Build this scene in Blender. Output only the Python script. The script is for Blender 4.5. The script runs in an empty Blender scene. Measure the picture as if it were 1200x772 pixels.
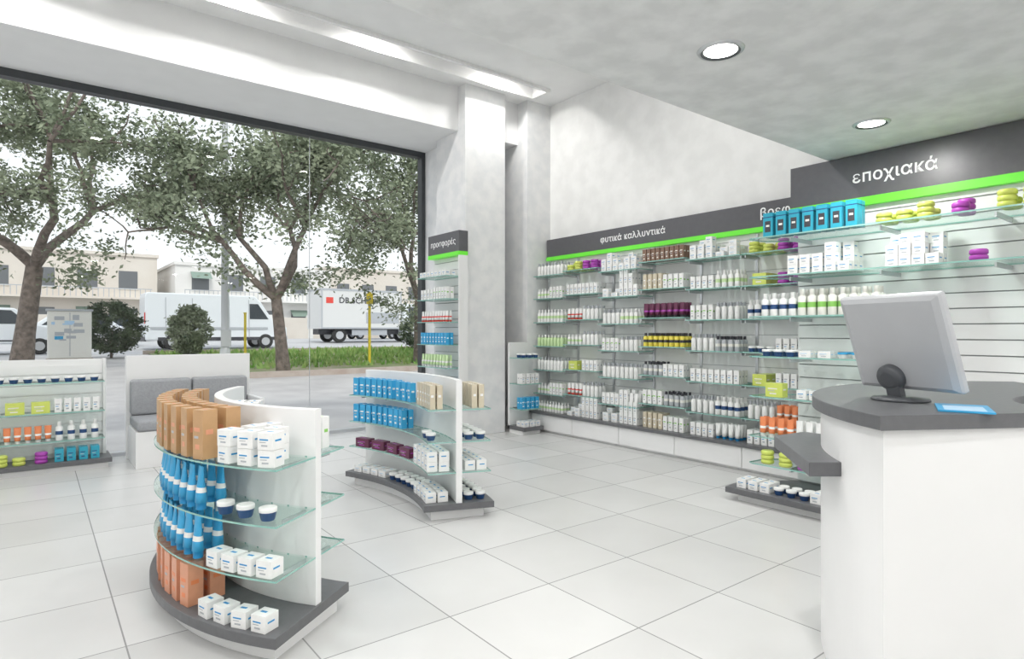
import bpy, math, random
from mathutils import Vector, Matrix
random.seed(7)
D=bpy.data; SC=bpy.context.scene
rad=math.radians
def link(o):
    SC.collection.objects.link(o); return o
def empty(name,loc=(0,0,0)):
    o=D.objects.new(name,None); o.empty_display_size=.2; o.location=loc; return link(o)

# ------------------------------------------------------------------ materials
MATS={}
def mat(name,col,rough=.5,metal=0.,col2=None,scale=4.,bump=0.,detail=4,emit=0.,spec=None,lo=.35,hi=.7):
    m=D.materials.new(name); m.use_nodes=True
    nt=m.node_tree; b=nt.nodes['Principled BSDF']
    b.inputs['Base Color'].default_value=(*col,1); b.inputs['Roughness'].default_value=rough
    b.inputs['Metallic'].default_value=metal
    if spec is not None: b.inputs['Specular IOR Level'].default_value=spec
    if emit>0:
        b.inputs['Emission Color'].default_value=(*col,1); b.inputs['Emission Strength'].default_value=emit
    if col2 is not None or bump>0:
        tc=nt.nodes.new('ShaderNodeTexCoord'); n=nt.nodes.new('ShaderNodeTexNoise')
        n.inputs['Scale'].default_value=scale; n.inputs['Detail'].default_value=detail
        nt.links.new(tc.outputs['Object'],n.inputs['Vector'])
        if col2 is not None:
            r=nt.nodes.new('ShaderNodeValToRGB')
            r.color_ramp.elements[0].position=lo; r.color_ramp.elements[1].position=hi
            r.color_ramp.elements[0].color=(*col,1); r.color_ramp.elements[1].color=(*col2,1)
            nt.links.new(n.outputs['Fac'],r.inputs['Fac']); nt.links.new(r.outputs['Color'],b.inputs['Base Color'])
        if bump>0:
            bp=nt.nodes.new('ShaderNodeBump'); bp.inputs['Strength'].default_value=bump; bp.inputs['Distance'].default_value=.02
            nt.links.new(n.outputs['Fac'],bp.inputs['Height']); nt.links.new(bp.outputs['Normal'],b.inputs['Normal'])
    MATS[name]=m; return m
def glassmat(name,tint,base,graze,rough=0.02):
    m=D.materials.new(name); m.use_nodes=True; nt=m.node_tree; nt.nodes.clear()
    out=nt.nodes.new('ShaderNodeOutputMaterial'); mix=nt.nodes.new('ShaderNodeMixShader')
    t=nt.nodes.new('ShaderNodeBsdfTransparent'); t.inputs[0].default_value=(*tint,1)
    g=nt.nodes.new('ShaderNodeBsdfGlossy'); g.inputs['Roughness'].default_value=rough
    lw=nt.nodes.new('ShaderNodeLayerWeight'); lw.inputs['Blend'].default_value=.5
    pw=nt.nodes.new('ShaderNodeMath'); pw.operation='POWER'; pw.inputs[1].default_value=4
    mu=nt.nodes.new('ShaderNodeMath'); mu.operation='MULTIPLY_ADD'; mu.inputs[1].default_value=graze; mu.inputs[2].default_value=base
    nt.links.new(lw.outputs['Facing'],pw.inputs[0]); nt.links.new(pw.outputs[0],mu.inputs[0]); nt.links.new(mu.outputs[0],mix.inputs[0])
    nt.links.new(t.outputs[0],mix.inputs[1]); nt.links.new(g.outputs[0],mix.inputs[2])
    nt.links.new(mix.outputs[0],out.inputs[0]); MATS[name]=m; return m
mat('plaster_white',(.82,.82,.81),.8,col2=(.88,.88,.87),scale=5,detail=14,bump=.15,lo=.38,hi=.62)
mat('plaster_column',(.77,.78,.79),.75,col2=(.85,.85,.85),scale=6,detail=14,bump=.15,lo=.38,hi=.62)
mat('ceiling_concrete',(.66,.67,.67),.8,col2=(.76,.77,.77),scale=6,detail=14,bump=.2,lo=.38,hi=.62)
mat('ceiling_white',(.84,.84,.84),.8,col2=(.88,.88,.88),scale=4,detail=8)
mat('fascia_white',(.83,.83,.83),.7,col2=(.86,.86,.86),scale=4,detail=6)
mat('laminate_white',(.84,.84,.84),.35,col2=(.86,.86,.86),scale=3)
mat('slat_gap',(.42,.43,.44),.6)
mat('laminate_grey',(.125,.127,.135),.4,col2=(.14,.142,.15),scale=30)
mat('header_grey',(.105,.105,.115),.35,col2=(.115,.115,.125),scale=20)
mat('green_stripe',(.16,.80,.05),.35,emit=.12)
mat('sign_white',(.9,.9,.9),.5,emit=.1)
mat('frame_dark',(.05,.055,.06),.4)
mat('metal_grey',(.60,.61,.63),.3,metal=.7)
mat('chrome',(.75,.76,.78),.15,metal=1)
mat('cushion_grey',(.33,.34,.36),.9,col2=(.38,.39,.41),scale=60,bump=.2)
mat('lamp_emit',(1,.98,.94),.5,emit=8)
mat('monitor_shell',(.46,.47,.49),.3,col2=(.48,.49,.51),scale=8)
mat('monitor_dark',(.09,.095,.105),.4)
mat('screen_black',(.02,.025,.03),.15)
for n,c in dict(p_white=(.85,.85,.84),p_off=(.80,.79,.74),p_blue=(.02,.28,.60),p_sky=(.04,.36,.66),p_turq=(.03,.36,.50),p_navy=(.02,.07,.20),
    p_lime=(.60,.68,.14),p_green=(.25,.55,.12),p_mint=(.58,.76,.42),p_purple=(.40,.06,.42),p_orange=(.80,.25,.10),p_peach=(.72,.33,.20),p_tan=(.53,.32,.16),
    p_maroon=(.12,.02,.06),p_yellow=(.80,.68,.10),p_dark=(.05,.05,.06),p_beige=(.62,.55,.42),p_red=(.75,.07,.05),p_brown=(.22,.13,.09),p_grey=(.45,.47,.50),p_lblue=(.45,.65,.85)).items():
    mat(n,c,.35,col2=tuple(min(1,x*1.06) for x in c),scale=30)
glassmat('shelf_glass',(.90,.965,.945),.02,.28,.03)
glassmat('window_glass',(.98,.99,.985),.012,.22,.0)
mat('glass_edge',(.26,.50,.45),.15,col2=(.34,.58,.52),scale=10)
mat('paving',(.48,.46,.46),.85,col2=(.60,.58,.57),scale=1.2,detail=6)
mat('asphalt',(.46,.46,.47),.9,col2=(.56,.55,.55),scale=.6,detail=6)
mat('grass',(.14,.22,.06),.95,col2=(.40,.35,.25),scale=.8,detail=8)
mat('grass_blade',(.16,.34,.06),.8,col2=(.40,.48,.18),scale=2)
mat('curb',(.42,.34,.29),.85,col2=(.52,.46,.41),scale=3)
mat('bark',(.11,.09,.075),.9,col2=(.25,.20,.17),scale=8,bump=.5)
mat('leaf',(.12,.155,.09),.7,col2=(.36,.40,.27),scale=1.6,detail=3)
mat('leaf_dark',(.045,.07,.04),.8,col2=(.13,.17,.09),scale=2,detail=3)
mat('car_white',(.78,.81,.84),.25)
mat('car_silver',(.36,.38,.41),.25,metal=.3)
mat('car_blue',(.05,.08,.16),.3)
mat('car_glass',(.05,.06,.07),.1)
mat('tyre',(.03,.03,.03),.8)
mat('cargo_white',(.74,.74,.73),.5)
mat('pole_grey',(.60,.61,.63),.5)
mat('post_yellow',(.85,.65,.04),.5)
mat('bld_beige',(.68,.62,.55),.85,col2=(.76,.71,.64),scale=.4)
mat('bld_white',(.78,.76,.73),.85,col2=(.85,.84,.81),scale=.4)
mat('bld_window',(.16,.17,.18),.3)
mat('awning',(.25,.33,.28),.8)
mat('lamp_red',(.6,.03,.02),.3)
def floor_mat():
    m=D.materials.new('floor_tiles'); m.use_nodes=True; nt=m.node_tree; b=nt.nodes['Principled BSDF']
    tc=nt.nodes.new('ShaderNodeTexCoord'); mp=nt.nodes.new('ShaderNodeMapping')
    mp.inputs['Location'].default_value=(-.31,-.61,0)
    br=nt.nodes.new('ShaderNodeTexBrick'); br.offset=0; br.squash=1
    br.inputs['Scale'].default_value=1; br.inputs['Brick Width'].default_value=.62; br.inputs['Row Height'].default_value=.62
    br.inputs['Mortar Size'].default_value=.0035; br.inputs['Mortar Smooth'].default_value=.1; br.inputs['Bias'].default_value=0
    br.inputs['Color1'].default_value=(.60,.60,.595,1); br.inputs['Color2'].default_value=(.69,.69,.685,1); br.inputs['Mortar'].default_value=(.30,.30,.30,1)
    n=nt.nodes.new('ShaderNodeTexNoise'); n.inputs['Scale'].default_value=1.6; n.inputs['Detail'].default_value=10
    mx=nt.nodes.new('ShaderNodeMix'); mx.data_type='RGBA'; mx.blend_type='MULTIPLY'; mx.inputs[0].default_value=.25
    rp=nt.nodes.new('ShaderNodeValToRGB'); rp.color_ramp.elements[0].position=.35; rp.color_ramp.elements[1].position=.65
    rp.color_ramp.elements[0].color=(.8,.8,.8,1)
    L=nt.links.new
    L(tc.outputs['Object'],mp.inputs['Vector']); L(mp.outputs[0],br.inputs['Vector']); L(tc.outputs['Object'],n.inputs['Vector'])
    L(n.outputs['Fac'],rp.inputs[0]); L(br.outputs['Color'],mx.inputs[6]); L(rp.outputs[0],mx.inputs[7]); L(mx.outputs[2],b.inputs['Base Color'])
    b.inputs['Roughness'].default_value=.27; b.inputs['Specular IOR Level'].default_value=.4
    MATS['floor_tiles']=m
floor_mat()

# ------------------------------------------------------------------ mesh builder
class MB:
    def __init__(s): s.v=[];s.f=[];s.mi=[];s.sm=[];s.names=[]
    def m(s,n):
        if n not in s.names: s.names.append(n)
        return s.names.index(n)
    def add(s,vs,fs,mats,M=None,smooth=False):
        o=len(s.v)
        if M is not None: vs=[M@Vector(p) for p in vs]
        s.v+= [tuple(p) for p in vs]
        if isinstance(mats,str): mats=[mats]*len(fs)
        for f,m in zip(fs,mats):
            s.f.append([i+o for i in f]); s.mi.append(s.m(m)); s.sm.append(smooth)
    def box(s,a,b,mt,M=None):
        x0,y0,z0=a;x1,y1,z1=b
        vs=[(x0,y0,z0),(x1,y0,z0),(x1,y1,z0),(x0,y1,z0),(x0,y0,z1),(x1,y0,z1),(x1,y1,z1),(x0,y1,z1)]
        s.add(vs,[(0,3,2,1),(4,5,6,7),(0,1,5,4),(1,2,6,5),(2,3,7,6),(3,0,4,7)],mt,M)
    def prism(s,pts,z0,z1,mt,edge=None,M=None):
        n=len(pts); vs=[(x,y,z0) for x,y in pts]+[(x,y,z1) for x,y in pts]
        fs=[tuple(range(n-1,-1,-1)),tuple(range(n,2*n))]+[(i,(i+1)%n,n+(i+1)%n,n+i) for i in range(n)]
        s.add(vs,fs,[mt,mt]+[edge or mt]*n,M)
    def rings(s,rs,mats,M=None,smooth=True,cap=True):
        n=len(rs[0]); vs=[p for r in rs for p in r]; fs=[];ms=[]
        for k in range(len(rs)-1):
            for i in range(n):
                j=(i+1)%n; fs.append((k*n+i,k*n+j,(k+1)*n+j,(k+1)*n+i)); ms.append(mats[k])
        s.add(vs,fs,ms,M,smooth)
        if cap:
            s.add(rs[0],[tuple(range(n-1,-1,-1))],mats[0],M); s.add(rs[-1],[tuple(range(n))],mats[-1],M)
    def lathe(s,prof,mats,M=None,n=12,cap=True):
        if isinstance(mats,str): mats=[mats]*(len(prof)-1)
        s.rings([[(r*math.cos(2*math.pi*i/n),r*math.sin(2*math.pi*i/n),z) for i in range(n)] for r,z in prof],mats,M,cap=cap)
    def arc(s,c,r0,r1,a0,a1,z0,z1,mt,edge=None,n=32):
        if a0>a1:a0,a1=a1,a0
        vs=[];fs=[];ms=[]
        for i in range(n+1):
            a=rad(a0+(a1-a0)*i/n); ca,sa=math.cos(a),math.sin(a)
            for r,z in((r0,z0),(r1,z0),(r1,z1),(r0,z1)): vs.append((c[0]+r*ca,c[1]+r*sa,z))
        e=edge or mt
        for i in range(n):
            p=4*i;q=p+4
            for k,mm in((0,mt),(1,e),(2,mt),(3,e)):
                l=(k+1)%4; fs.append((p+k,q+k,q+l,p+l)); ms.append(mm)
        s.add(vs,fs,ms,None,False)
        s.add(vs[:4],[(0,1,2,3)],e); s.add(vs[-4:],[(3,2,1,0)],e)
    def obj(s,name,parent=None,bevel=0,autosmooth=False):
        if not s.v: return None
        me=D.meshes.new(name); me.from_pydata(s.v,[],s.f)
        for n in s.names: me.materials.append(MATS[n])
        me.polygons.foreach_set('material_index',s.mi); me.polygons.foreach_set('use_smooth',s.sm)
        me.update(); o=D.objects.new(name,me); link(o)
        if parent: o.parent=parent; o.matrix_parent_inverse=Matrix.Identity(4)
        if bevel:
            b=o.modifiers.new('bevel','BEVEL'); b.width=bevel; b.segments=2; b.limit_method='ANGLE'; b.angle_limit=rad(50)
        return o
def boxobj(name,a,b,mt,parent=None,bevel=0):
    m=MB(); m.box(a,b,mt); return m.obj(name,parent,bevel)
def T(x,y,z,th=0): return Matrix.Translation((x,y,z))@Matrix.Rotation(th,4,'Z')

# ------------------------------------------------------------------ products
SPEC=dict(
 wcube=('box',.075,.075,.07,'p_white','p_blue'), wflat=('box',.09,.06,.05,'p_white','p_lblue'), wtall=('box',.055,.045,.13,'p_white','p_grey'),
 wtallg=('box',.05,.05,.15,'p_white','p_green'), tan=('box',.07,.07,.215,'p_tan','p_peach'), peach=('box',.07,.07,.19,'p_peach','p_orange'),
 turq=('box',.078,.06,.19,'p_turq','p_dark'), bbox=('box',.06,.045,.15,'p_sky','p_white'), beige=('box',.05,.04,.17,'p_beige','p_white'),
 maroonbox=('box',.16,.07,.075,'p_maroon','p_purple'), patt=('box',.14,.08,.11,'p_lime','p_off'), brownb=('box',.05,.05,.14,'p_brown','p_off'),
 bluesm=('box',.07,.06,.12,'p_turq','p_navy'),
 btube=('tube',.062,.19,'p_sky','p_blue','p_white'), otube=('tube',.055,.15,'p_orange','p_white','p_white'), wtube=('tube',.055,.15,'p_white','p_blue','p_white'),
 rtube=('tube',.05,.14,'p_white','p_red','p_red'), mtube=('tube',.06,.16,'p_maroon','p_dark','p_purple'), gtube=('tube',.055,.16,'p_mint','p_white','p_white'),
 wbot=('bottle',.026,.17,'p_white','p_grey','p_white'), gbot=('bottle',.026,.17,'p_white','p_white','p_mint'), bbot=('bottle',.030,.18,'p_white','p_white','p_navy'),
 obot=('bottle',.032,.20,'p_off','p_off','p_green'), ybot=('bottle',.028,.15,'p_yellow','p_dark','p_dark'), dbot=('bottle',.027,.15,'p_grey','p_dark','p_off'),
 lbot=('bottle',.026,.15,'p_mint','p_white','p_mint'),
 sbot=('bottle',.022,.13,'p_white','p_white','p_mint'),
 jar=('jar',.036,.055,'p_navy','p_white'), jarw=('jar',.034,.045,'p_white','p_sky'),
 lime=('disc',.05,.034,'p_lime'), purp=('disc',.05,.034,'p_purple'))
CAT=dict(box='product_boxes',tube='product_tubes',bottle='product_bottles',jar='cream_jars',disc='soap_tins')
class Stock:
    def __init__(s): s.d={}
    def put(s,k,x,y,z,th,jit=.05):
        sp=SPEC[k]; mb=s.d.setdefault(CAT[sp[0]],MB())
        M=T(x,y,z+.0008,th+random.uniform(-jit,jit)); t=sp[0]
        if t=='box':
            _,w,d,h,c,l=sp; mb.box((-w/2,-d/2,0),(w/2,d/2,h),c,M); e=.0007
            if k=='turq':
                mb.box((-w*.5-e,-d/2-e,h*.80),(w*.5+e,d/2+e,h*.84),'p_navy',M); mb.box((-w*.30,-d/2-e,h*.2),(w*.30,-d/2,h*.66),'p_dark',M); mb.box((-w*.18,-d/2-2*e,h*.42),(w*.18,-d/2,h*.5),'p_off',M); return
            mb.box((-w*.36,-d/2-e,h*.56),(w*.2,-d/2,h*.64),l,M)
            mb.box((-w*.36,-d/2-e,h*.42),(w*.05,-d/2,h*.47),'p_grey' if l!='p_grey' else 'p_blue',M)
            mb.box((-w*.25,-d/2-e,h*.20),(w*.15,-d/2,h*.30),'p_grey' if c=='p_white' else l,M)
            mb.box((w/2,-d*.3,h*.5),(w/2+e,d*.2,h*.6),l,M); mb.box((-w/2-e,-d*.3,h*.5),(-w/2,d*.2,h*.6),l,M)
            mb.box((-w*.25,-d*.08,h),(w*.15,d*.08,h+e),l,M)
        elif t=='tube':
            _,w,h,c,cap,l=sp; n=12; rs=[]
            for zz,rx,ry in((0,.34,.34),(.16,.36,.36),(.165,.42,.42),(.40,.46,.34),(.52,.48,.27),(.7,.49,.17),(1,.5,.03)):
                rs.append([(w*rx*math.cos(2*math.pi*i/n),w*ry*math.sin(2*math.pi*i/n),h*zz) for i in range(n)])
            mb.rings(rs,[cap,cap,c,l,c,c],M)
        elif t=='bottle':
            _,r,h,c,cap,l=sp
            mb.lathe([(r*.95,0),(r,.004),(r,h*.30),(r,h*.50),(r,h*.70),(r*.5,h*.78),(r*.55,h*.79),(r*.5,h)],[c,c,l,c,c,cap,cap],M,n=10)
        elif t=='jar':
            _,r,h,c,lid=sp
            mb.lathe([(r*.72,0),(r*.8,h*.1),(r*.96,h*.62),(r*1.02,h*.66),(r*1.04,h*.95),(r*.98,h)],[c,c,c,lid,lid],M,n=16)
        else:
            _,r,h,c=sp; mb.lathe([(r*.85,0),(r,h*.2),(r,h*.75),(r*.85,h)],c,M,n=16)
    def w(s,k):
        sp=SPEC[k]; return {'box':sp[1],'tube':sp[1],'bottle':sp[1]*2,'jar':sp[1]*2.1,'disc':sp[1]*2}[sp[0]]
    def h(s,k):
        sp=SPEC[k]; return sp[3] if sp[0]=='box' else sp[2]
    def dep(s,k):
        sp=SPEC[k]; return sp[2] if sp[0]=='box' else (sp[1]*.85 if sp[0]=='tube' else s.w(k))
    def row(s,ks,p0,p1,z,th,deep=2,stack=1,gap=.012):
        if isinstance(ks,str): ks=[ks]
        p0=Vector(p0);p1=Vector(p1);L=(p1-p0).length; u=(p1-p0)/L; back=Vector((-math.sin(th),math.cos(th)))
        for q,k in enumerate(ks):
            seg=L/len(ks); w=s.w(k)+gap; n=max(1,int(seg/w)); st=stack
            for i in range(n):
                for j in range(deep):
                    p=p0+u*(q*seg+(i+.5)*seg/n)+back*j*(s.dep(k)+.01)
                    sn=st if st>0 else random.choice([1,2,2,3])
                    if CAT[SPEC[k][0]]=='soap_tins': sn=random.choice([2,3,3])
                    for t in range(sn): s.put(k,p.x,p.y,z+t*(s.h(k)+.0015),th)
    def arcrow(s,k,c,r,a0,a1,z,outward=True,deep=1,stack=1,gap=.012,dr=None,jit=.05):
        w=s.w(k)+gap
        for j in range(deep):
            rr=r+(-1 if outward else 1)*j*((dr or s.dep(k))+.012)
            n=max(1,int(abs(rad(a1-a0))*rr/w))
            for i in range(n):
                a=a0+(a1-a0)*(i+.5)/n; ar=rad(a); th=ar+(math.pi/2 if outward else -math.pi/2)
                sn=stack if stack>0 else random.choice([1,2,2])
                for t in range(sn): s.put(k,c[0]+rr*math.cos(ar),c[1]+rr*math.sin(ar),z+t*(s.h(k)+.0015),th,jit)
    def flush(s):
        for n,mb in s.d.items(): mb.obj(n)

# ------------------------------------------------------------------ room shell
STRIPX=(-3.3,-1.7,-.1,1.48,3.0,4.7)
def shell():
    f=boxobj('floor',(-4.5,-3.5,-.15),(5.75,8.0,0),'floor_tiles')
    boxobj('wall_right',(5.75,2.5,0),(5.95,8.0,4.75),'plaster_white')
    boxobj('wall_right_near',(5.06,-3.5,0),(5.95,2.5,4.75),'plaster_white')
    boxobj('wall_left',(-4.7,-3.5,0),(-4.5,8.0,4.75),'plaster_white')
    boxobj('wall_back',(-4.7,-3.7,0),(5.95,-3.5,4.75),'plaster_white')
    m=MB(); m.box((4.5,7.3,0),(5.75,8.0,4.75),'plaster_column'); m.box((5.33,6.51,0),(5.75,7.3,4.52),'plaster_column'); m.obj('wall_front')
    boxobj('column',(4.34,6.55,0),(4.98,7.26,4.52),'plaster_column',bevel=.005)
    boxobj('wall_front_fascia',(-4.5,6.72,3.95),(5.33,8.0,4.52),'fascia_white')
    boxobj('ceiling_low',(-4.5,-3.5,2.70),(5.06,2.30,4.55),'ceiling_concrete')
    m=MB()
    m.box((-4.5,2.30,4.52),(5.75,6.06,4.75),'ceiling_white'); m.box((-4.5,6.36,4.52),(5.75,8.0,4.75),'ceiling_white')
    m.box((5.3,6.06,4.52),(5.75,6.36,4.75),'ceiling_white'); m.box((-4.5,6.06,4.64),(5.3,6.36,4.75),'ceiling_white')
    m.obj('ceiling')
    m=MB()
    for y0,y1 in((6.03,6.07),(6.35,6.39)): m.box((-4.5,y0,4.48),(5.33,y1,4.535),'plaster_white')
    m.box((5.29,6.07,4.48),(5.33,6.35,4.535),'plaster_white'); m.obj('trim_1')
    w=empty('window_1')
    fm=MB(); fm.box((-4.5,7.84,3.87),(4.5,7.96,3.95),'frame_dark'); fm.box((-4.5,7.84,0.0),(4.5,7.96,.04),'metal_grey')
    fm.box((4.44,7.84,.05),(4.5,7.96,3.87),'frame_dark'); fm.box((-4.5,7.84,.05),(-4.44,7.96,3.87),'frame_dark'); fm.obj('frame',w)
    g=MB(); g.box((-4.44,7.895,.04),(2.815,7.905,3.87),'window_glass'); g.box((2.82,7.895,.04),(4.44,7.905,3.87),'window_glass'); g.obj('glass',w)
    boxobj('glass_joint',(2.815,7.893,.04),(2.820,7.907,3.87),'metal_grey',w)
shell()
def downlight(x,y,z,p):
    e=empty('ceiling_downlight',(x,y,z)); m=MB()
    m.lathe([(.078,-.003),(.078,-.006),(.092,-.012),(.104,-.010),(.11,-.001)],['chrome','frame_dark','metal_grey','metal_grey'],None,n=28,cap=False)
    m.obj('trim_ring',e); k=MB(); k.lathe([(.077,-.002),(.077,-.005)],'lamp_emit',None,n=28); k.obj('lens',e)
    l=D.lights.new('lamp','AREA'); l.shape='DISK'; l.size=.15; l.energy=p; l.color=(1,.985,.96); o=link(D.objects.new('lamp',l)); o.parent=e; o.location=(0,0,-.02)
for y in(1.71,-.4,-2.4):
    for x in(4.285,2.6,.91,-.78,-2.47): downlight(x,y,2.70,14.5)
m=MB()
for x in STRIPX: m.box((x-.16,6.17,4.60),(x+.16,6.25,4.639),'lamp_emit')
m.obj('ceiling_strip_light')
for i,x in enumerate(STRIPX):
    l=D.lights.new('strip_lamp','AREA'); l.shape='RECTANGLE'; l.size=.3;l.size_y=.07; l.energy=14; l.color=(1,.985,.96)
    o=link(D.objects.new('strip_lamp',l)); o.location=(x,6.21,4.59)
for x in(-2.6,-.9,.8,2.5,4.2): downlight(x,3.7,4.52,20)  # extra downlights added out of view on the high ceiling for more room light

def text(s,size,loc,parent,mt='sign_white',facing='-X',off=.0):
    c=D.curves.new('sign_text','FONT'); c.body=s; c.size=size; c.extrude=.0015; c.align_x='CENTER'; c.align_y='CENTER'; c.offset=off; c.space_character=1.05; c.materials.append(MATS[mt])
    o=link(D.objects.new('sign_text',c))
    if facing=='-X': R=Matrix(((0,0,-1),(-1,0,0),(0,1,0)))
    else: R=Matrix(((1,0,0),(0,0,-1),(0,1,0)))
    o.matrix_world=Matrix.Translation(loc)@R.to_4x4()
    o.parent=parent; return o

# ------------------------------------------------------------------ wall shelving (far part)
ZS=[2.10,1.79,1.47,1.15,.83,.51]
def wall_unit():
    e=empty('wall_shelving_unit')
    E=[6.47,5.88,5.25,4.62,3.98,3.33,2.68]
    m=MB()
    m.box((5.70,2.52,.27),(5.748,6.47,2.33),'laminate_white')
    for y in E: m.box((5.683,y-.014,.28),(5.70,y+.014,2.32),'metal_grey')
    m.obj('back_panel',e)
    m=MB(); z=.35
    while z<2.3:
        m.box((5.697,2.53,z),(5.7,6.46,z+.006),'slat_gap'); z+=.16
    m.obj('slat_grooves',e)
    m=MB(); m.box((5.66,2.52,2.38),(5.748,6.48,2.62),'header_grey'); m.obj('header_board',e)
    m=MB(); m.box((5.652,2.52,2.33),(5.748,6.48,2.38),'green_stripe'); m.obj('header_stripe',e)
    text('φυτικά καλλυντικά',.108,(5.656,4.94,2.50),e,off=.001); text('βρεφικά',.125,(5.656,3.03,2.51),e,off=.001)
    m=MB(); m.box((5.35,2.52,.235),(5.748,6.49,.27),'laminate_grey'); m.obj('ledge_top',e,.003)
    m=MB(); m.box((5.42,2.54,0),(5.748,6.47,.05),'laminate_white')
    ys=[6.47,5.68,4.89,4.10,3.31,2.52]
    for a,b in zip(ys[1:],ys[:-1]): m.box((5.38,a+.004,.03),(5.748,b-.004,.233),'laminate_white')
    m.obj('base_drawers',e,.003)
    g=MB(); br=MB()
    off=[0,.03,-.03,.03,0,0]
    for i in range(6):
        a,b=E[i+1]+.01,E[i]-.01
        for k,z in enumerate(ZS):
            z+=off[i]; g.add(*gl((5.40,a,z-.010),(5.685,b,z)))
            for y in(a+.012,b-.012): br.box((5.44,y-.005,z-.038),(5.69,y+.005,z-.012),'metal_grey')
    g.obj('glass_shelves',e); br.obj('shelf_brackets',e)
    st=Stock(); th=-math.pi/2
    R=[
     [['wbot'],['sbot','wtallg'],['gbot'],['lbot'],['wbot'],['sbot','wtallg'],['sbot']],
     [['lime','purp'],['wtall'],['rtube','wbot'],['sbot','wbot'],['patt','wtall'],['rtube','wbot'],['wflat','wtall']],
     [['wcube'],['wflat','wtall'],['wbot','gbot'],['wtallg','wbot'],['wbot'],['wtall','wtube'],['wflat','wtall']],
     [['brownb'],['beige','wtallg'],['mtube'],['ybot'],['dbot','wtall'],['wtallg','dbot'],['beige','wtallg']],
     [['wcube','wflat'],['wtall','gbot'],['wtallg','wbot'],['wbot','dbot'],['wtall'],['wbot','bbot'],['wtall','wtube']],
     [['lime','purp'],['patt','purp'],['bbot','wbot'],['jar','wtall'],['patt','wtall'],['wbot','otube'],['wtall','gbot']]]
    for i in range(6):
        for k in range(7):
            z=(ZS+[.27])[k]+(off[i] if k<6 else 0)
            st.row(R[i][k],(5.46,E[i]-.035),(5.46,E[i+1]+.035),z,th,deep=3,stack=(0 if R[i][k][0] in('wcube','wflat') else 1))
    st.flush()
def gl(a,b):
    x0,y0,z0=a;x1,y1,z1=b
    vs=[(x0,y0,z0),(x1,y0,z0),(x1,y1,z0),(x0,y1,z0),(x0,y0,z1),(x1,y0,z1),(x1,y1,z1),(x0,y1,z1)]
    return vs,[(0,3,2,1),(4,5,6,7),(0,1,5,4),(1,2,6,5),(2,3,7,6),(3,0,4,7)],['shelf_glass','shelf_glass']+['glass_edge']*4
wall_unit()

# ------------------------------------------------------------------ near wall shelving
def near_unit():
    e=empty('wall_shelving_unit')
    m=MB(); z=.12
    m.box((5.02,-1.5,.1),(5.055,2.56,2.31),'slat_gap')
    while z<2.30:
        m.box((5.0,-1.5,z),(5.02,2.56,min(z+.098,2.31)),'laminate_white'); z+=.107
    m.obj('slat_panel',e)
    m=MB(); m.box((4.955,-1.5,2.365),(5.055,2.60,2.695),'header_grey'); m.obj('header_board',e)
    m=MB(); m.box((4.948,-1.5,2.305),(5.055,2.60,2.365),'green_stripe'); m.obj('header_stripe',e)
    text('εпοχιακά',.125,(4.953,1.83,2.52),e,off=.0015)
    m=MB(); m.prism([(5.05,-1.5),(5.05,2.58),(4.62,2.86),(4.38,2.84),(4.38,-1.5)],.06,.105,'laminate_grey'); m.obj('base_top',e,.003)
    m=MB(); m.prism([(5.05,-1.48),(5.05,2.55),(4.64,2.78),(4.45,2.77),(4.45,-1.48)],0,.06,'laminate_white'); m.obj('base_plinth',e)
    g=MB(); br=MB()
    for z,y0 in((2.10,-1.4),(1.79,-1.4),(1.47,1.74),(1.15,1.74),(.83,1.74),(.51,1.74),(.29,1.74)):
        g.prism([(4.995,y0),(4.995,2.57),(4.80,2.74),(4.60,2.76),(4.57,2.72),(4.57,y0)],z-.010,z,'shelf_glass','glass_edge')
        for y in(2.45,1.80) if y0>0 else (2.45,1.80,1.15,.5,-.2): br.box((4.66,y-.006,z-.045),(5.0,y+.006,z-.014),'metal_grey')
    g.obj('glass_shelves',e); br.obj('shelf_brackets',e)
    st=Stock(); th=-math.pi/2; x=4.64
    st.row('turq',(x,2.66),(x,1.92),2.10,th,deep=2,gap=.026)
    st.row(['lime'],(x+.02,1.84),(x+.02,1.46),2.10,th,deep=2); st.row('purp',(x+.02,1.44),(x+.02,1.22),2.10,th,deep=2); st.row(['lime','purp'],(x,1.15),(x,-.6),2.10,th,deep=2)
    st.row('wcube',(x,2.45),(x,1.98),1.79,th,deep=3,stack=0,gap=.004); st.row('wcube',(x,1.75),(x,1.43),1.79,th,deep=2,stack=0,gap=.004)
    st.row(['purp'],(x,1.34),(x,1.12),1.79,th,deep=1); st.row(['wcube'],(x,1.0),(x,0),1.79,th,deep=2)
    st.row(['bbot','obot','obot'],(x,2.68),(x,1.78),1.47,th,deep=2,gap=.008)
    st.row(['jar','wflat','jarw'],(x,2.68),(x,1.80),1.15,th,deep=2)
    st.row(['patt'],(x,2.70),(x,2.40),.83,th,deep=1); st.row(['wcube','wtall'],(x,2.38),(x,1.8),.83,th,deep=2)
    st.row(['otube','wtube','bbot'],(x,2.70),(x,1.8),.51,th,deep=2)
    st.row(['lime','purp','wcube'],(x,2.70),(x,1.8),.29,th,deep=1)
    st.row(['wcube','jar','wcube'],(4.47,2.78),(4.47,1.9),.105,th,deep=2)
    st.flush()
near_unit()

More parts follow.
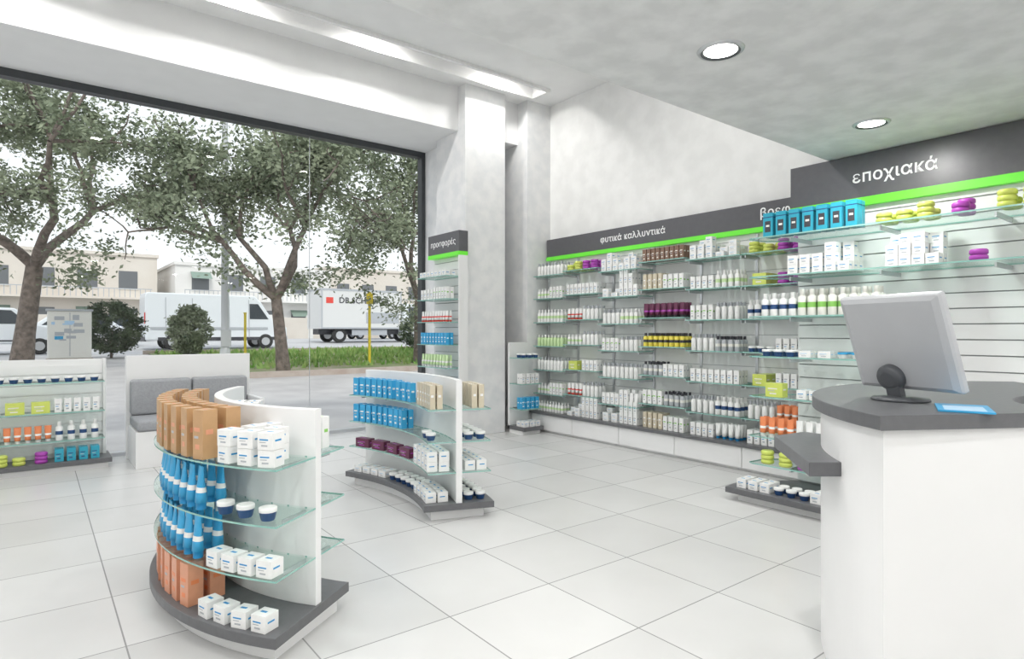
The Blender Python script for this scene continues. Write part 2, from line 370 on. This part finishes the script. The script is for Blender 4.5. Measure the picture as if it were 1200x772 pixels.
# ------------------------------------------------------------------ curved gondolas
def gondola(c,rin,rout,a0,a1,rp):
    e=empty('display_gondola')
    m=MB(); m.arc(c,rin,rout,a0,a1,.075,.12,'laminate_grey'); m.obj('base_top',e,.003)
    s=1 if a1>a0 else -1; d=1.5*s
    m=MB(); m.arc(c,rin+.06,rout-.06,a0+d*1.2,a1-d,0,.075,'laminate_white'); m.obj('base_plinth',e)
    m=MB(); m.arc(c,rp-.022,rp+.022,a0+d*.3,a1-d*.3,.12,1.0,'laminate_white',n=48); o=m.obj('divider_panel',e,.003)
    g=MB(); 
    for z in(.34,.56,.79):
        g.arc(c,rp+.022,rout-.02,a0+d*.3,a1-d*.3,z-.008,z,'shelf_glass','glass_edge')
        g.arc(c,rin+.03,rp-.022,a0+d*.3,a1-d*.3,z-.008,z,'shelf_glass','glass_edge')
    g.obj('glass_shelves',e)
    b=MB()
    for z in(.34,.56,.79):
        for k in range(5):
            a=rad(a0+d*2+(a1-a0-4*d)*k/4)
            M=Matrix.Translation((c[0]+rp*math.cos(a),c[1]+rp*math.sin(a),z-.03))@Matrix.Rotation(a,4,'Z')
            b.box((-.16,-.004,0),(.18,.004,.018),'metal_grey',M)
    b.obj('shelf_brackets',e)
C1=(1.93,3.42); gondola(C1,.90,1.48,217.7,140,1.155)
st=Stock()
for a in(214.5,210.2,205.4): st.arcrow('wcube',C1,1.40,a+1.7,a-1.7,.79,stack=2,gap=0,jit=.12)
st.arcrow('wcube',C1,1.29,214.5,203,.79,deep=1,stack=2,gap=.03,jit=.12)
st.arcrow('wcube',C1,1.21,210,203,.79,deep=1,stack=2,gap=.03,jit=.1)
st.arcrow('tan',C1,1.41,201,150,.79,deep=2,gap=.035,dr=.10,jit=.14)
st.arcrow('jar',C1,1.39,216,201,.56,deep=1,gap=.03); st.arcrow('btube',C1,1.41,199,150,.56,deep=2,gap=.018,dr=.08,jit=.15)
st.arcrow('wcube',C1,1.41,216.5,201,.34,deep=1,stack=1,gap=.008,jit=.1); st.arcrow('btube',C1,1.41,198,150,.34,deep=2,gap=.018,dr=.08,jit=.15)
st.arcrow('wcube',C1,1.42,216,199,.12,deep=1,stack=1,gap=.01,jit=.1); st.arcrow('peach',C1,1.41,196,150,.12,deep=2,gap=.03,dr=.09,jit=.12)
st.arcrow('wcube',C1,.99,180,150,.79,outward=False,deep=2,stack=2); st.arcrow('wtallg',C1,.99,214,182,.79,outward=False,deep=1)
st.arcrow('wcube',C1,.99,210,150,.56,outward=False,deep=2); st.arcrow('wtube',C1,.99,210,150,.34,outward=False,deep=2); st.arcrow('jar',C1,.99,210,150,.12,outward=False,deep=2)
st.flush()
C2=(.43,4.47); gondola(C2,1.86,2.37,-21.8,21.7,2.115)
st=Stock(); r=1.93
st.arcrow('beige',C2,r,-20.5,-9,.79,outward=False,deep=2,gap=.012); st.arcrow('bbox',C2,r,4,20.5,.79,outward=False,deep=2,gap=.016,jit=.12); st.arcrow('bbox',C2,r,-6,3,.79,outward=False,deep=1,gap=.02)
st.arcrow('jar',C2,r,-20,-13,.56,outward=False,deep=1); st.arcrow('bbox',C2,r,-1,20.5,.56,outward=False,deep=2,gap=.016,jit=.12)
st.arcrow('wcube',C2,r,-20,-8,.34,outward=False,deep=2,stack=2,gap=.006); st.arcrow('maroonbox',C2,r+.01,-5,20,.34,outward=False,deep=1,stack=1,gap=.01)
st.arcrow('wcube',C2,r-.01,-20,-9,.12,outward=False,deep=2,gap=.006); st.arcrow('jar',C2,r,-8,6,.12,outward=False,deep=2); st.arcrow('wflat',C2,r,7,20,.12,outward=False,deep=2)
r=2.29
st.arcrow('beige',C2,r,-20.5,-12,.79,deep=2,gap=.01); st.arcrow('wtall',C2,r,-10,20,.79,deep=2)
st.arcrow('jar',C2,r,-20.5,0,.56,deep=2); st.arcrow('wcube',C2,r,0,20,.56,deep=2)
st.arcrow('wcube',C2,r,-20.5,0,.34,deep=2); st.arcrow('wbot',C2,r,0,20,.34,deep=2)
st.arcrow('jar',C2,r,-20.5,-5,.12,deep=2); st.arcrow('wcube',C2,r,-4,20,.12,deep=2)
st.flush()

# ------------------------------------------------------------------ promo tower on the column
def tower():
    e=empty('promo_shelf_tower'); y0,y1=6.50,7.24
    m=MB(); m.box((4.31,y0,.1),(4.335,y1,2.31),'slat_gap'); z=.12
    while z<2.3: m.box((4.29,y0,z),(4.31,y1,min(z+.098,2.31)),'laminate_white'); z+=.107
    m.box((4.20,y0-.02,.1),(4.335,y0,2.31),'laminate_white'); m.obj('slat_panel',e)
    boxobj('header_board',(4.20,y0-.02,2.36),(4.335,y1,2.62),'header_grey',e); boxobj('header_stripe',(4.195,y0-.02,2.31),(4.335,y1,2.36),'green_stripe',e)
    text('пροσφορές',.11,(4.196,6.86,2.49),e)
    m=MB(); m.box((3.97,y0,.05),(4.335,y1,.1),'laminate_grey'); m.box((4.02,y0+.02,0),(4.335,y1-.02,.05),'laminate_white'); m.obj('base',e)
    g=MB(); st=Stock(); th=-math.pi/2
    ks=[['wcube'],['wtall','wtallg'],['rtube'],['bbox'],['gtube'],['wtube','bbox'],['bbox']]
    for z,k in zip((2.05,1.76,1.47,1.18,.89,.60,.31),ks):
        g.add(*gl((4.02,y0+.01,z-.01),(4.288,y1-.01,z))); st.row(k,(4.08,y1-.04),(4.08,y0+.04),z,th,deep=2)
    g.obj('glass_shelves',e); st.flush()
tower()
def niche_shelf():
    e=empty('niche_shelf_unit'); 
    boxobj('back_panel',(4.99,6.47,.05),(5.32,6.50,1.2),'laminate_white',e)
    m=MB(); m.box((4.99,6.15,.05),(5.32,6.5,.1),'laminate_grey'); m.box((5.0,6.2,0),(5.3,6.48,.05),'laminate_white'); m.obj('base',e)
    g=MB(); st=Stock()
    for z,k in((1.0,'jar'),(.66,'wtall'),(.33,'bbox')):
        g.add(*gl((4.99,6.2,z-.01),(5.32,6.47,z))); st.row(k,(5.0,6.25),(5.31,6.25),z,0,deep=2)
    g.obj('glass_shelves',e); st.row('wcube',(5.0,6.22),(5.3,6.22),.1,0,deep=2); st.flush()
niche_shelf()

# ------------------------------------------------------------------ left gondola near window
def left_unit():
    e=empty('slatwall_gondola'); x0,x1=-1.3,.58
    m=MB(); m.box((x0,7.56,.1),(x1,7.60,1.07),'laminate_white'); m.obj('divider_panel',e,.003)
    m=MB(); z=.14
    while z<1.0: m.box((x0+.01,7.55,z),(x1-.03,7.562,z+.088),'laminate_white'); z+=.098
    m.box((x1-.028,7.53,.1),(x1,7.62,1.075),'laminate_white'); m.obj('slats',e)
    m=MB(); m.box((x0,7.25,.055),(x1+.03,7.7,.1),'laminate_grey'); m.obj('base_top',e,.003)
    m=MB(); m.box((x0,7.29,0),(x1,7.68,.055),'laminate_white'); m.obj('base_plinth',e)
    g=MB(); st=Stock()
    for z,ks in((.86,['jar']),(.57,['wtall','patt','wtall']),(.30,['wbot','otube','bbot'])):
        g.add(*gl((x0,7.29,z-.01),(x1-.03,7.55,z))); st.row(ks,(-.62,7.35),(x1-.06,7.35),z,0,deep=1,gap=.02); st.row(ks,(x0+.05,7.35),(-.66,7.35),z,0,deep=1,gap=.02)
    st.row('lime',(-.7,7.33),(-.05,7.33),.1,0,deep=1); st.row('purp',(-.02,7.33),(.12,7.33),.1,0,deep=1); st.row('bluesm',(.14,7.33),(.52,7.33),.1,0,deep=2)
    g.obj('glass_shelves',e); st.flush()
left_unit()
def rbox(name,a,b,mt,parent,bev=.03,seg=4):
    o=boxobj(name,a,b,mt,parent); md=o.modifiers.new('b','BEVEL'); md.width=bev; md.segments=seg
    for p in o.data.polygons: p.use_smooth=True
    return o
def bench():
    e=empty('waiting_bench')
    boxobj('back_wall',(.76,7.60,0),(2.0,7.68,1.09),'laminate_white',e,.004)
    boxobj('seat_base',(.78,6.98,0),(1.98,7.60,.36),'laminate_white',e,.004)
    boxobj('armrest',(1.94,6.98,.36),(1.99,7.60,.62),'laminate_white',e,.004)
    rbox('seat_cushion_1',(.79,6.96,.362),(1.36,7.58,.47),'cushion_grey',e); rbox('seat_cushion_2',(1.37,6.96,.362),(1.935,7.58,.47),'cushion_grey',e)
    rbox('back_cushion_1',(.79,7.44,.472),(1.36,7.595,.84),'cushion_grey',e); rbox('back_cushion_2',(1.37,7.44,.472),(1.935,7.595,.84),'cushion_grey',e)
bench()

# ------------------------------------------------------------------ counter + monitor
def counter():
    e=empty('service_counter'); c=(3.3,.2)
    m=MB(); m.arc(c,.60,1.235,147.5,40,0,1.02,'laminate_white',n=72)
    o=m.obj('body',e)
    m=MB(); m.arc(c,.54,1.27,149,38,1.02,1.07,'laminate_grey',n=72); m.obj('worktop',e,.004)
    m=MB(); m.prism([(2.80,1.55),(2.33,1.15),(2.45,1.06),(2.70,1.24),(3.03,1.36),(3.03,1.52)],.795,.85,'laminate_grey'); m.obj('bag_ledge',e,.004)
counter()
def monitor():
    e=empty('computer_monitor',(2.765,.995,1.0705)); n=math.atan2(.3,-.95)
    e.rotation_euler=(0,0,n+math.pi/2)
    m=MB(); m.lathe([(.10,0),(.105,.004),(.10,.012),(.04,.018)],'monitor_dark',None,n=32); m.obj('foot',e)
    m=MB(); m.box((-.03,-.03,.012),(.03,.002,.11),'monitor_dark',Matrix.Rotation(rad(16),4,'X')); m.obj('neck',e,.004)
    M=Matrix.Translation((0.035,-.005,.035))@Matrix.Rotation(rad(20),4,'X')
    def ring(w,h,y,cz): return [(-w/2,y,cz-h/2),(w/2,y,cz-h/2),(w/2,y,cz+h/2),(-w/2,y,cz+h/2)]
    cz=.203
    m=MB()
    m.rings([ring(.37,.35,.0,cz),ring(.415,.385,.010,cz),ring(.425,.395,.022,cz),ring(.425,.395,.042,cz)],['monitor_shell']*3,M,smooth=False)
    m.add(ring(.395,.365,.0435,cz),[(0,1,2,3)],'screen_black',M); m.obj('display_head',e,.006)
    m=MB(); M2=Matrix.Translation((-.01,-.005,.035))@Matrix.Rotation(rad(20),4,'X')@Matrix.Translation((0,-.001,.065))@Matrix.Rotation(rad(90),4,'X')
    m.lathe([(.055,0),(.055,.02),(.048,.03),(.03,.034)],'monitor_dark',M2,n=28); m.obj('hinge_disc',e)
monitor()
def paper():
    m=MB(); a=T(2.62,.74,1.0712,rad(20)); m.box((-.12,-.08,0),(.12,.08,.006),'p_sky',a); m.box((-.10,-.06,.006),(.05,.06,.0065),'p_lblue',a) ; m.obj('counter_leaflet')
paper()

# ------------------------------------------------------------------ outside
PROF=[(8.0,-.02),(12,0),(16.4,.15),(20,.28),(29,.42),(32,.47),(38,.66),(60,.9),(130,1.6)]
def gz(y):
    for (a,za),(b,zb) in zip(PROF[:-1],PROF[1:]):
        if a<=y<=b: return za+(zb-za)*(y-a)/(b-a)
    return PROF[0][1]
def strip(name,x0,x1,y0,y1,mt,dz=0):
    ys=[y0]+[p[0] for p in PROF if y0<p[0]<y1]+[y1]; vs=[];fs=[]
    for y in ys: vs+= [(x0,y,gz(y)+dz),(x1,y,gz(y)+dz)]
    for i in range(len(ys)-1): fs.append((2*i,2*i+1,2*i+3,2*i+2))
    m=MB(); m.add(vs,fs,mt); return m.obj(name)
strip('ground_sidewalk',-60,60,8.0,16.4,'paving'); strip('ground_verge',-60,60,16.4,29,'paving'); strip('ground_street',-90,130,29,130,'asphalt')
strip('ground_lawn',3.6,40,16.6,28.6,'grass',.04)
m=MB()
for a,b in((16.40,16.6),(28.6,28.75)): 
    m.box((3.45,a,gz(a)-.1),(40,b,gz(a)+.15),'curb')
m.box((3.45,16.6,0.05),(3.6,17.6,gz(17.6)+.08),'curb'); m.obj('kerb')
m=MB()
for i in range(6500):
    x=random.uniform(3.8,24); y=random.uniform(18.2,28.4); z=gz(y)+.04; h=random.uniform(.06,.26); a=random.random()*6.28; w=random.uniform(.03,.08)
    if (x-4.4)**2+(y-24.5)**2<1: continue
    m.add([(x-w*math.cos(a),y-w*math.sin(a),z),(x+w*math.cos(a),y+w*math.sin(a),z),(x+random.uniform(-.1,.1),y+random.uniform(-.1,.1),z+h)],[(0,1,2)],'grass_blade')
m.obj('grass_tufts')

def leaves(mb,pts,n,spread,size,mt):
    for i in range(n):
        p=random.choice(pts); q=Vector((random.gauss(0,spread),random.gauss(0,spread),random.gauss(0,spread*.7)))+p
        s=size*random.uniform(.6,1.4); a=Vector((random.gauss(0,1),random.gauss(0,1),random.gauss(0,.7))).normalized(); b=a.cross(Vector((random.gauss(0,1),random.gauss(0,1),random.gauss(0,1)))).normalized()
        mb.add([q-a*s,q+b*s*.5,q+a*s,q-b*s*.5],[(0,1,2,3)],mt)
def tree(x,y,forks,cz,rx,rz,nl,lean=(0,0),seed=1,th=.2,name='street_tree'):
    random.seed(seed); e=empty(name); z0=gz(y)-.05
    cu=D.curves.new('trunk','CURVE'); cu.dimensions='3D'; cu.bevel_depth=1; cu.bevel_resolution=2; cu.materials.append(MATS['bark'])
    tips=[]; cen=Vector((x+lean[0],y+lean[1],cz))
    def spl(pts,rs):
        s=cu.splines.new('POLY'); s.points.add(len(pts)-1)
        for q,p,r in zip(s.points,pts,rs): q.co=(*p,1); q.radius=r
    def grow(p,d,L,r,lv):
        pts=[p.copy()];rs=[r]; n=4
        for i in range(n):
            d=(d+Vector((random.gauss(0,.16),random.gauss(0,.16),random.gauss(0,.1)))).normalized(); p=p+d*L/n; pts.append(p.copy()); rs.append(r*(1-.4*(i+1)/n))
            if lv>=2: tips.append(p.copy())
        spl(pts,rs)
        if lv>=4: return
        for k in range(3 if lv<3 else 2):
            nd=(d+Vector((random.gauss(0,.6),random.gauss(0,.6),random.gauss(.05,.35)))).normalized()
            if ((p.x-cen.x)/rx)**2+((p.y-cen.y)/rx)**2+((p.z-cen.z)/rz)**2>1.1: nd=(nd+(cen-p).normalized()*.8).normalized()
            grow(p,nd,L*random.uniform(.62,.8),r*.58,lv+1)
    base=Vector((x,y,z0)); top=base+Vector((lean[0],lean[1],forks))
    spl([base,base+Vector((lean[0]*.3,0,forks*.35)),top],[th*1.25,th,th*.85])
    for k in range(4):
        a=k*math.pi/2+random.uniform(-.4,.4)+.4
        grow(top,Vector((math.cos(a)*.75,math.sin(a)*.75,.9)).normalized(),(rz+rx)*.40,th*.6,1)
    o=link(D.objects.new('trunk_and_branches',cu)); o.parent=e
    inside=[t for t in tips if ((t.x-cen.x)/rx)**2+((t.y-cen.y)/rx)**2+((t.z-cen.z)/rz)**2<1.25]
    random.shuffle(inside); inside=inside[:int(len(inside)*.55)]
    for i in range(45):
        a=random.random()*6.28; u=random.uniform(-1,1); rr=math.sqrt(1-u*u)*random.uniform(.8,1.05)
        inside.append(cen+Vector((rx*rr*math.cos(a),rx*rr*math.sin(a),rz*u*.95)))
    mb=MB(); leaves(mb,inside,nl,.27,.068,'leaf'); mb.obj('foliage',e); random.seed(3)
tree(-.3,21.8,2.9,5.7,4.0,3.1,28000,(.3,0),2,.24)
tree(5.45,17.3,2.1,4.8,3.1,2.3,24000,(-.2,0),5,.17)
tree(10.4,18.6,2.2,4.3,2.9,2.8,22000,(0,0),9,.16)
def shrub(x,y,r,h,n,mt,name='round_shrub'):
    e=empty(name); z=gz(y); m=MB(); pts=[]
    for i in range(200):
        a=random.random()*6.28; u=random.uniform(-1,1); q=math.sqrt(1-u*u)*random.uniform(.55,.9)
        pts.append(Vector((x+r*q*math.cos(a),y+r*q*math.sin(a),z+h*.53+h*.42*u)))
    leaves(m,pts,n,.08,.055,mt); m.obj('foliage',e)
    k=MB(); k.lathe([(.05,0),(.04,h*.5)],'bark',T(x,y,z)); k.obj('stem',e)
shrub(4.4,24.5,.74,1.95,9000,'leaf')
shrub(2.2,26.5,1.1,2.1,9000,'leaf_dark','hedge'); shrub(14.5,26,1.0,1.7,5000,'leaf_dark','hedge'); shrub(-4.6,27,1.3,1.9,6000,'leaf_dark','hedge')

def vehicle(name,x,y,prof,wd,wins,wheels,wr,mt,flip=False,extra=None):
    e=empty(name); z=gz(y)+.0; M=T(x,y,z)@(Matrix.Scale(-1,4,(1,0,0)) if flip else Matrix.Identity(4))
    m=MB(); n=len(prof)
    tw=lambda h:1-.10*max(0,(h-1.0))/1.5
    vs=[(a,-wd/2*tw(b),b) for a,b in prof]+[(a,wd/2*tw(b),b) for a,b in prof]
    fs=[tuple(range(n)),tuple(range(2*n-1,n-1,-1))]+[(i,n+i,n+(i+1)%n,(i+1)%n) for i in range(n)]
    m.add(vs,fs,mt,M); o=m.obj('body',e); 
    md=o.modifiers.new('b','BEVEL'); md.width=.06; md.segments=3; md.limit_method='ANGLE'; md.angle_limit=rad(25)
    w=MB()
    for poly in wins:
        k=len(poly)
        for s in(-1,1):
            vs=[(a,s*(wd/2*tw(b)+.006),b) for a,b in poly]; w.add(vs,[tuple(range(k))],'car_glass',M)
    w.obj('windows',e)
    t=MB()
    for wx in wheels:
        for s in(-1,1):
            Mw=M@Matrix.Translation((wx,s*(wd/2-.10),wr))@Matrix.Rotation(rad(90),4,'X')
            t.lathe([(wr*.9,-.11),(wr,-.09),(wr,.09),(wr*.9,.11)],'tyre',Mw,n=20); t.lathe([(wr*.55,-.125),(wr*.55,.125)],'metal_grey',Mw,n=16)
    t.obj('wheels',e)
    if extra:
        q=MB(); extra(q,M); q.obj('trim',e)
    return e
vanp=[(-3.1,.45),(3.0,.45),(3.15,.6),(3.15,1.05),(2.5,1.35),(1.9,2.3),(1.6,2.6),(-3.05,2.62),(-3.1,2.4)]
def vx(q,M):
    q.box((-3.13,-.9,.4),(-3.05,.9,.6),'p_dark',M); q.box((3.1,-.9,.4),(3.2,.9,.62),'p_grey',M); q.box((-2.9,-1.02,.95),(2.2,-1.0,1.05),'p_grey',M)
    for a in(-2.3,-1.2,.4,1.3): q.box((a,-1.01,.55),(a+.035,-.999,1.0),'p_grey',M)
    for a in(-2.3,-1.2,.4,1.3): q.add([(a,-1.004,1.0),(a+.035,-1.004,1.0),(a+.035,-.915,2.4),(a,-.915,2.4)],[(0,1,2,3)],'p_grey',M)
    q.box((-3.12,-.95,1.2),(-3.09,-.8,1.7),'lamp_red',M); q.box((-2.6,-1.005,.42),(2.6,-.97,.58),'p_dark',M)
vehicle('delivery_van',7.0,32.7,vanp,2.0,[[(1.35,1.45),(2.25,1.45),(1.75,2.2),(1.35,2.2)]],(-2.0,2.1),.36,'car_white',extra=vx)
carp=[(-2.1,.35),(2.05,.35),(2.12,.55),(2.1,.85),(1.3,1.0),(.6,1.55),(-1.3,1.6),(-2.0,1.05),(-2.12,.9)]
cw=[[(-1.75,1.02),(-1.2,1.5),(-.35,1.5),(-.35,1.02)],[(-.25,1.02),(-.25,1.5),(.5,1.47),(1.05,1.02)]]
def cx(q,M):
    q.box((-2.0,-.875,.5),(2.0,-.86,.56),'p_dark',M); q.box((-2.14,-.8,.4),(-2.08,.8,.58),'p_dark',M); q.box((2.08,-.8,.38),(2.16,.8,.56),'p_dark',M)
    q.box((-2.12,-.82,.75),(-2.02,-.6,.92),'lamp_red',M); q.box((2.0,-.84,.68),(2.13,-.55,.82),'p_off',M)
def car(x,y,mt,k=1.0): vehicle('parked_car',x,y,[(a,b*k) for a,b in carp],1.75,[[(a,b*k) for a,b in p] for p in cw],(-1.35,1.35),.32,mt,extra=cx)
car(-1.2,31.0,'car_white',1.15); car(2.0,36.6,'car_white'); car(-6.0,38,'car_blue'); car(23.4,38.5,'car_blue',1.1); car(3.6,44.5,'car_blue'); car(-3,45,'car_silver'); car(9.5,44.5,'car_silver'); car(29,38.6,'car_silver'); car(21,45,'car_blue'); car(-9,31,'car_silver')
def tx(q,M):
    q.box((-3.5,-1.2,.85),(1.9,1.2,3.3),'cargo_white',M); q.box((-3.4,-.5,.5),(3.2,.5,.85),'p_dark',M); q.box((-1.5,-1.1,.45),(.9,-1.05,.8),'p_grey',M)
    q.box((-3.52,-1.22,3.2),(1.92,1.22,3.32),'p_grey',M); q.box((-3.2,-1.21,2.42),(-2.75,-1.2,2.78),'p_red',M)
    q.box((-.6,-1.212,1.2),(1.7,-1.2,1.9),'p_grey',M); q.box((-3.5,-1.215,.85),(1.9,-1.2,.95),'p_grey',M)
    for a in(-3.5,1.82): q.box((a,-1.218,.85),(a+.08,-1.2,3.25),'p_grey',M)
tr=vehicle('box_truck',17.2,37.6,[(2.0,.5),(3.75,.5),(3.85,.8),(3.8,1.5),(3.45,2.5),(2.1,2.55)],2.2,[[(2.5,1.5),(3.55,1.5),(3.3,2.3),(2.5,2.3)]],(-2.3,2.9),.45,'car_white',extra=tx)
text('DB SCHENKER',.5,(16.5,36.385,gz(37.6)+2.6),tr,'p_dark','-Y',.008)

def pole():
    e=empty('street_light_pole'); x,y=4.60,20.2; z=gz(y)
    m=MB(); m.lathe([(.15,0),(.15,.5),(.12,.55),(.10,5),(.075,8.6)],'pole_grey',T(x,y,z),n=14); m.box((x-.14,y-.14,z+.6),(x+.14,y-.08,z+1.1),'pole_grey'); m.obj('shaft',e)
    m=MB(); m.box((x-.9,y-.04,z+8.55),(x+.05,y+.04,z+8.62),'pole_grey'); m.box((x-1.5,y-.13,z+8.5),(x-.85,y+.13,z+8.66),'metal_grey'); m.obj('lamp_arm',e)
pole()
for x,y,h in((5.95,23.2,1.65),(8.6,18.6,2.35)):
    e=empty('yellow_post'); m=MB(); z=gz(y)
    m.lathe([(.045,0),(.045,h)],'post_yellow',T(x,y,z),n=12); m.lathe([(.06,h),(.06,h+.04)],'post_yellow',T(x,y,z)); 
    if h>2: m.box((x-.10,y-.05,z+h-.35),(x+.10,y+.03,z+h),'post_yellow')
    m.obj('post',e)
def cab():
    e=empty('utility_cabinet'); x,y=.9,24.6; z=gz(y)
    boxobj('plinth',(x-.62,y-.3,z-.05),(x+.62,y+.3,z+.12),'curb',e); boxobj('housing',(x-.58,y-.27,z+.12),(x+.58,y+.27,z+1.65),'p_off',e,.02)
    m=MB(); m.box((x-.01,y-.276,z+.2),(x+.01,y-.271,z+1.6),'p_grey')
    for i in range(14):
        a=x+random.uniform(-.5,.35); b=z+random.uniform(.4,1.4); m.box((a,y-.2785-i*.0002,b),(a+random.uniform(.08,.3),y-.271,b+random.uniform(.04,.2)),random.choice(['p_lblue','p_lblue','p_grey','p_white','p_grey','p_sky']))
    m.box((x-.62,y-.31,z+1.65),(x+.62,y+.31,z+1.71),'p_grey'); m.obj('doors',e)
cab()
def building(x0,x1,y,h,mt,fl=3.0,dep=12):
    e=empty('apartment_building'); z0=gz(y)-.3
    boxobj('walls',(x0,y,z0),(x1,y+dep,z0+h),mt,e)
    m=MB(); b=MB(); zz=z0+1.2
    while zz+1.6<z0+h:
        x=x0+1.2
        while x+1.4<x1:
            m.box((x,y-.03,zz),(x+1.3,y+.02,zz+1.4),'bld_window'); m.box((x-.06,y-.06,zz-.08),(x+1.36,y-.03,zz),'p_off')
            if random.random()<.35: m.add([(x-.1,y-.04,zz+1.5),(x+1.4,y-.04,zz+1.5),(x+1.4,y-.9,zz+.9),(x-.1,y-.9,zz+.9)],[(0,1,2,3)],'awning')
            x+=2.7
        if zz>z0+3:
            b.box((x0+.5,y-1.1,zz-.9),(x1-.5,y,zz-.75),mt)
            b.box((x0+.5,y-1.1,zz-.1),(x1-.5,y-1.05,zz-.04),'p_grey'); x=x0+.5
            while x<x1-.5: b.box((x,y-1.09,zz-.75),(x+.05,y-1.06,zz-.1),'p_grey'); x+=.35
        zz+=fl
    b.box((x0-.1,y-.15,z0+h),(x1+.1,y+dep,z0+h+.25),mt)
    m.obj('windows',e); b.obj('balconies',e)
building(-42,-22,54,8,'bld_beige'); building(-20,-5,53,6,'bld_white'); building(-4,8,58,6.8,'bld_beige'); building(9,22,56,6.2,'bld_white'); building(23,38,60,7,'bld_beige'); building(40,62,55,8,'bld_white')
m=MB(); m.box((-40,48,.6),(60,48.3,2.4),'bld_beige')
for i in range(34): m.box((-40+i*3,47.93,.6),(-39.6+i*3,48.37,2.6),'bld_white')
m.obj('street_wall')

# ------------------------------------------------------------------ light & camera
w=D.worlds.new('World'); SC.world=w; w.use_nodes=True; nt=w.node_tree; bg=nt.nodes['Background']
tc=nt.nodes.new('ShaderNodeTexCoord'); sx=nt.nodes.new('ShaderNodeSeparateXYZ'); rp=nt.nodes.new('ShaderNodeValToRGB')
nt.links.new(tc.outputs['Generated'],sx.inputs[0]); nt.links.new(sx.outputs['Z'],rp.inputs[0]); nt.links.new(rp.outputs[0],bg.inputs[0])
rp.color_ramp.elements[0].color=(.95,.97,1,1); rp.color_ramp.elements[1].color=(.84,.91,1,1); bg.inputs[1].default_value=1.25
s=D.lights.new('sun','SUN'); s.energy=1.5; s.angle=rad(12); s.color=(1,.96,.9); o=link(D.objects.new('sun',s)); o.rotation_euler=(rad(42),0,rad(-20))
c=D.cameras.new('camera'); c.sensor_width=36; c.lens=719/1200*36; c.shift_y=2/1200; c.clip_end=500
o=link(D.objects.new('camera',c)); o.location=(0,0,1.35); o.rotation_euler=(rad(90),0,-math.atan2(.614,.789)); SC.camera=o
SC.view_settings.view_transform='Standard'
